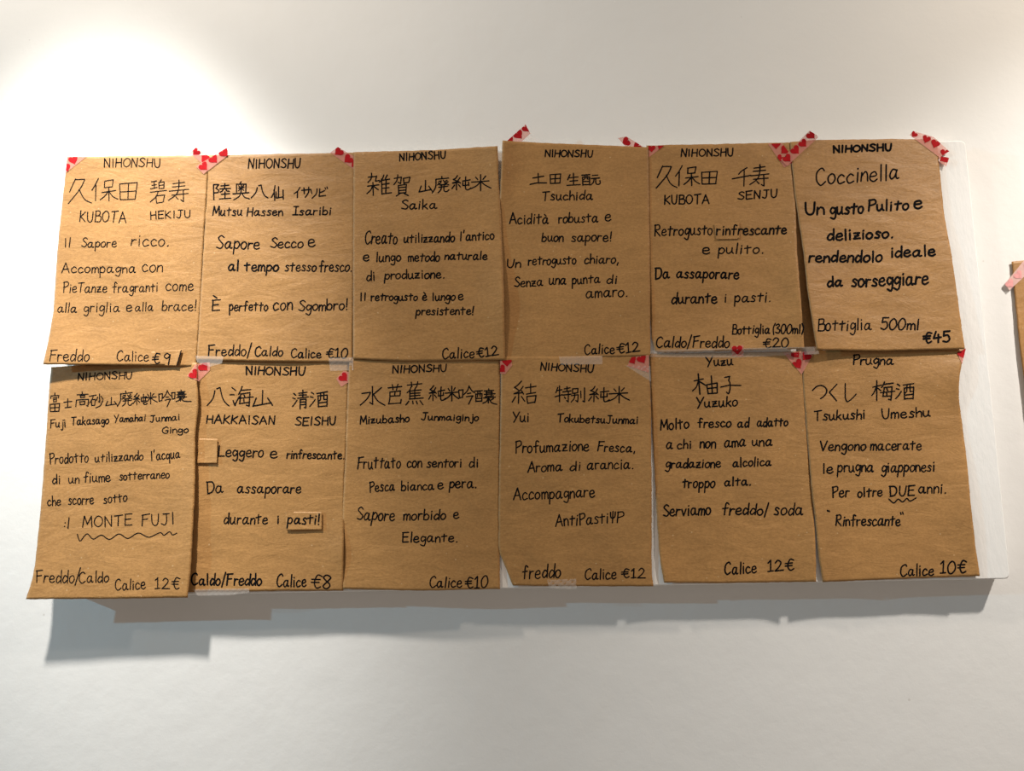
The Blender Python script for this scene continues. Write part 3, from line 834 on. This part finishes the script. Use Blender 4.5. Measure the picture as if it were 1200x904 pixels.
         ('10b', [('Accompagnare', 170, 140, 675, 120, 75)]), ('10b', [('AntiPasti', 432, 305, 757, 282, 75), ('ψP', 772, 282, 850, 282, 68)]), ('10b', [('freddo', 225, 630, 460, 622, 85), ('Calice', 615, 635, 808, 630, 68), ('€12', 843, 625, 990, 625, 58)])],
    11: [('11a', [('Yuzu', 422, 160, 592, 152, 62)]), ('11a', [('柚', 337, 210, 495, 340), ('子', 515, 220, 645, 338)]), ('11a', [('Yuzuko', 358, 425, 622, 415, 64)]), ('11a', [('Molto', 132, 568, 312, 555, 68), ('fresco', 370, 552, 580, 548, 62), ('ad', 625, 550, 695, 550, 58), ('adatto', 750, 548, 945, 542, 58)]),
         ('11a', [('a', 168, 690, 210, 690, 70), ('chi', 240, 688, 328, 685, 55), ('non', 385, 683, 482, 682, 70), ('ama', 540, 678, 675, 672, 70), ('una', 718, 670, 845, 668, 64)]), ('11a', [('gradazione', 165, 812, 515, 808, 62), ('alcolica', 595, 805, 838, 795, 58)]),
         ('11b', [('troppo', 265, 116, 465, 115, 66), ('alta.', 528, 105, 692, 100, 58)]), ('11b', [('Serviamo', 145, 295, 440, 285, 75), ('freddo/', 512, 285, 800, 285, 70), ('soda', 838, 285, 1015, 285, 78)]), ('11b', [('Calice', 530, 658, 725, 645, 75), ('12€', 797, 638, 957, 632, 68)])],
    12: [('12a', [('Prugna', 310, 122, 518, 122, 52)]), ('12a', [('つ', 98, 230, 172, 300), ('く', 185, 225, 228, 310), ('し', 265, 222, 325, 315), ('梅', 407, 205, 527, 310), ('酒', 533, 213, 627, 304)]), ('12a', [('Tsukushi', 108, 412, 370, 405, 52), ('Umeshu', 462, 405, 712, 392, 52)]),
         ('12a', [('Vengono', 138, 572, 375, 568, 54), ('macerate', 402, 568, 665, 565, 56)]), ('12a', [('le', 153, 690, 205, 685, 52), ('prugna', 230, 682, 415, 680, 58), ('giapponesi', 460, 682, 733, 678, 58)]), ('12b', [('Per', 203, 105, 290, 98, 58), ('oltre', 335, 102, 462, 95, 52), ('DUE', 500, 98, 630, 92, 50), ('anni.', 652, 82, 795, 80, 58)]),
         ('12b', [('PATH', [(497, 112), (522, 132), (545, 112), (568, 127), (590, 108), (606, 122), (638, 106)])]),
         ('12b', [('PATH', [(176, 170), (178, 176)]), ('PATH', [(184, 172), (187, 178)]), ('Rinfrescante', 220, 250, 555, 250, 58), ('PATH', [(557, 182), (560, 192)]), ('PATH', [(568, 180), (571, 190)])]), ('12b', [('Calice', 558, 515, 728, 508, 60), ('10€', 765, 498, 898, 498, 66)])],
}


def write(ink, cr, words, wdef, seed):
    for i, wv in enumerate(words):
        if wv[0] == 'PATH':
            ink.path(cr, wv[1], wdef * 0.9)
        elif len(wv) == 5 and wv[0] in KJP:
            ink.kanji(cr, *wv, wdef * 0.95, seed)
        else:
            ink.word(cr, *wv[:6], wv[6] if len(wv) > 6 else wdef, seed + i)


for k, lines in TX.items():
    for li, (cr, words) in enumerate(lines):
        marks = [wv for wv in words if wv[0] == 'PATH']
        for wi, wv in enumerate(words):
            if wv[0] == 'PATH':
                continue
            ink = Ink(SH[k].depth)
            write(ink, cr, [wv], W_DEF[k], k * 100 + li * 10 + wi)
            ink.build(SH[k].obj, 'written_character' if len(wv) == 5 else 'written_price' if '€' in wv[0] else 'written_word')
        for wv in marks:
            ink = Ink(SH[k].depth)
            write(ink, cr, [wv], W_DEF[k], 1)
            ink.build(SH[k].obj, 'wavy_underline' if len(wv[1]) > 3 else 'quotation_mark')

for key, cr, words, wd in (('price', '1b', [('€', 808, 690, 856, 690, 68), ('9', 880, 692, 925, 692, 72), ('PATH', [(994, 606), (980, 655), (968, 698)])], 1.5),
                           ('pasti', '8b', [('pasti!', 675, 288, 872, 291, 66)], 1.75)):
    o, df = PATCH[key]
    for wv in words:
        ink = Ink(df)
        write(ink, cr, [wv], wd, 900)
        ink.build(o, 'dark_slash' if wv[0] == 'PATH' else 'written_price' if len(wv[0]) == 1 else 'written_word')  # the path is a dark slanted line along the patch's right edge
# the word rinfrescante runs from its patch onto the sheet
_, dfr = PATCH['rinf']
_pq = [C('5a', *p) for p in [(530, 640), (690, 632), (692, 736), (542, 740)]]


def df_mix(x, y):
    if _pq[0][0] - 1 < x < _pq[1][0] + 1:
        return dfr(x, y)
    return SH[5].depth(x, y) + 0.0003


ink = Ink(df_mix)
write(ink, '5a', [('rinfrescante', 545, 712, 990, 705, 68, 1.75)], 1.7, 555)
ink.build(SH[5].obj)

# narrow kraft strip, added to fill the dark slot between the two bottle sheets
gap = Sheet([(926, 200), (940, 200)], [(940, 200), (948, 300), (964, 413)], [(934, 413), (964, 413)], [(926, 200), (930, 300), (934, 413)], 0.5, (), .1, 77)
gap.obj = gap.build(M_KRAFT[1], 6, 40)
gap.obj.name = 'kraft_gap_filler'
tag(gap.obj, 'added narrow kraft strip filling the dark slot between the two bottle-price sheets', 'added paper strip')


# ------------------------------------------------------------------ heart tape
def heart_poly(cx, cy, size, ang):
    pts = []
    for k in range(28):
        t = 2 * math.pi * k / 28
        x = 16 * math.sin(t) ** 3
        y = -(13 * math.cos(t) - 5 * math.cos(2 * t) - 2 * math.cos(3 * t) - math.cos(4 * t)) - 2
        x, y = x / 32 * size, y / 31 * size
        a = math.radians(ang)
        pts.append((cx + x * math.cos(a) - y * math.sin(a), cy + x * math.sin(a) + y * math.cos(a)))
    return pts


def tape_depth(on, extra, bump=None):
    def raw(x, y):
        ds = [SH[i].depth(x, y) for i in on if SH[i].inside(x, y)]
        return max(ds) if ds else None

    def f(x, y):
        acc, n, mx = 0.0, 0, 0.0
        for dx in (-4, -2, 0, 2, 4):
            for dy in (-4, -2, 0, 2, 4):
                r = raw(x + dx, y + dy)
                if r is None:
                    continue
                acc += r
                n += 1
                mx = max(mx, r)
        if n == 0:
            # off the paper: carry on from the nearest sheet
            d = max(SH[i].depth(x, y) for i in on) if on else PANEL + 0.0006
        else:
            d = max(acc / n, raw(x, y) or 0)
        return d + extra + (bump(x, y) if bump else 0.0)
    return f


def heart_tape(label, poly, hearts, on, extra=0.0005, bump=None, film=None, print_=None):
    df = tape_depth(on, extra, bump)
    o = surface('heart_tape', poly, df, film or M_TAPE, None, 2.0)
    tag(o, label, 'tape', 'strips of heart-print tape')
    conv = list(poly)
    for h in hearts:
        hp = clip_convex(ccw(heart_poly(*h)), conv)
        if len(hp) >= 3 and abs(area(hp)) > 3:
            surface('heart', hp, lambda x, y: df(x, y) + 0.0003, print_ or M_HEART, o, 2.0)
    return o


# convex outlines only
heart_tape('heart tape folded over the outer top corner of the 9 euro sheet', [(78.6, 183.8), (101.5, 183.6), (76.7, 203)], [(86, 188, 11, -20), (78, 197, 10, -20)], [1])
heart_tape('heart tape running down onto the 9 euro sheet, under a crossing strip', [(222.2, 179.4), (230, 172.6), (250, 187), (242, 196)], [(229.3, 178.6, 10, 45), (239.6, 185.3, 11, 135)], [1, 2], 0.0005)
heart_tape('heart tape bridging the 9 euro sheet and the Sapore Secco sheet', [(229.5, 195), (238.5, 204), (268.5, 181), (265.5, 173), (252, 181.5)], [(239, 195.5, 11.5, -45), (250.6, 187, 11.5, -45), (263, 179.5, 12, -45)], [1, 2], 0.0011)
heart_tape('heart tape tucked under the edge of the Creato utilizzando sheet', [(387, 179), (396, 172.3), (416, 184), (416, 199.5)], [(396.5, 178, 11.5, 50), (407.5, 187, 11.5, 50), (415, 193, 9, 50)], [2], 0.0005)
heart_tape('heart tape sticking up behind the Acidità robusta sheet', [(594, 170), (594.8, 164.6), (615.8, 145.8), (621.6, 156.5), (607, 170)], [(597.5, 165, 11, -40), (608, 158.5, 12, -40), (617, 151, 10, -40)], [], 0.0004)
heart_tape('short heart tape peeping out behind the Acidità robusta sheet top edge', [(724, 161.8), (734, 160), (757, 174), (735, 174)], [(733, 166.5, 11, 60), (746, 172, 11, 60)], [], 0.0004)
heart_tape('heart tape across the top corner of the 300ml bottle sheet', [(759.8, 171), (778.5, 170.6), (760.3, 184.5)], [(763.5, 174.5, 9, 0), (774, 172, 9, 30)], [5])
heart_tape('heart tape running down the 300ml bottle sheet under a crossing strip', [(900, 168.5), (917, 168), (932, 190), (919, 196.3)], [(909.5, 170, 11, 0), (919, 176.5, 11, 45), (914, 186, 9, 45), (925, 188, 11, 45)], [5], 0.0005)
heart_tape('heart tape bridging the 300ml and 500ml bottle sheets', [(915, 187.5), (922.3, 194.5), (958.5, 161.5), (957.5, 158.5), (948.5, 153.2)], [(923, 186, 10.5, -45), (932.5, 176.5, 11.5, -45), (941.5, 168.5, 10.5, -45), (951, 158.8, 11.5, -45)], [5, 6], 0.0016,
           lambda x, y: 0.004 * max(0, (166 - y) / 12))
heart_tape('heart tape over the outer top corner of the 500ml bottle sheet', [(1066, 158.5), (1070, 153.5), (1094, 160.5), (1112.5, 177.5), (1101, 184.5)], [(1071, 158, 8, 40), (1085.5, 163.5, 10, 20), (1096, 169, 11, 20), (1107, 180, 10.5, 10)], [6], 0.0006)
heart_tape('folded end of heart tape hanging at the 500ml bottle sheet corner', [(1100, 183), (1112.3, 185), (1109, 195.3), (1101, 190)], [(1106, 186, 12, 60)], [6], 0.0012)
heart_tape('heart tape bridging the MONTE FUJI sheet and the Leggero sheet', [(219, 441), (229, 427), (246, 424.5), (246, 434), (233, 446.8)], [(228, 439.5, 12.5, -45), (239, 430.5, 12.5, -45)], [7, 8], 0.0007)
heart_tape('heart tape with one heart tucked under the Fruttato sheet', [(394, 444), (402.5, 434.7), (410, 436.4), (410, 447), (399.8, 453.6)], [(403, 443, 11.5, -45)], [8], 0.0004)
heart_tape('heart tape on the top corner of the Profumazione sheet beside Fruttato', [(586, 423), (599.6, 421.8), (600.3, 428.3), (592, 438.6), (586, 438)], [(594, 424.5, 12, 0), (588.5, 433, 10, -45)], [10], 0.0005)
heart_tape('heart tape on the top corner of the Profumazione sheet beside Yuzu', [(735, 429), (740, 418.8), (760.5, 416.5), (760.5, 437)], [(741, 422.5, 11, -30), (752.5, 421.5, 11.5, -30)], [10], 0.0005)
heart_tape('small square of tape with one heart above the Yuzu heading', [(857, 406), (871.5, 404.7), (871.2, 417.8), (857.4, 417)], [(864, 410.8, 12.5, -4)], [5, 11], 0.0006)
heart_tape('heart tape bridging the Yuzu sheet and the Prugna sheet', [(917.7, 413.5), (955, 411.5), (939.5, 439)], [(933, 415.5, 11, -40), (944.5, 418, 12, 40), (935, 427.5, 12.5, -35)], [11, 12], 0.0006)
heart_tape('dark heart tape on the outer top corner of the Prugna sheet', [(1121.5, 413.5), (1132, 408.6), (1127.5, 427)], [(1128.5, 415, 13, -20)], [12], 0.0006)
heart_tape('pale pink tape holding the sheet on the bare wall', [(1177.5, 333), (1183, 340.5), (1222, 304), (1210, 293)], [(1184, 333, 11, -45), (1194, 323, 11, -45), (1206, 311, 11, -45)], [13], 0.0008, None, M_TAPE_PALE, M_HEART_PALE)


# ------------------------------------------------------------------ clear tape
def clear_tape(label, poly, on, extra=0.0009, bump=None):
    o = surface('clear_tape', poly, tape_depth(on, extra, bump), M_CLEAR, None, 2.0)
    tag(o, label, 'tape', 'strips of clear tape')
    return o


rip = lambda x, y: 0.0006 * math.sin(x * 0.9) * math.sin(y * 1.1)
clear_tape('clear tape joining the Sapore Secco sheet to the Leggero sheet', [(385, 419.5), (414, 419), (414, 434), (387, 435)], [2, 8], 0.0009, rip)
clear_tape('clear tape along the lower edge of the Sapore Secco sheet', [(229, 417), (262, 418), (260, 426), (246, 430), (231, 425)], [2], 0.0012, rip)
clear_tape('clear tape strip along the lower edge of the 300ml bottle sheet', [(762, 411.5), (775, 410), (958, 406.5), (960, 415), (860, 419.3), (762, 418.5)], [5, 11], 0.0006, rip)
clear_tape('clear bubbly tape by the hearts on the Profumazione sheet', [(733, 428.5), (762, 429), (763, 447.5)], [10], 0.0004, rip)
clear_tape('clear tape over the upper edge of the Profumazione sheet', [(655, 418), (706, 417), (706, 427), (657, 427.5)], [4, 10], 0.0008, rip)
clear_tape('crinkled clear tape at the lower edge of the Profumazione sheet', [(641, 680), (675, 678.5), (676, 691), (644, 690)], [10], 0.0006, lambda x, y: 0.0012 * math.sin(x * 0.7) * math.sin(y * 0.8 + x * .2))
clear_tape('clear tape along the lower edge of the Leggero sheet', [(226, 691), (292, 690), (292, 694.5), (268, 698), (232, 698.5)], [8], 0.0006, rip)
clear_tape('clear tape end beside the heart tape above the Acidità robusta sheet', [(617, 160), (622, 156), (627, 164.5), (622, 168)], [], 0.0002)

# tidy helper property
for o in bpy.data.objects:
    if '_org' in o:
        del o['_org']
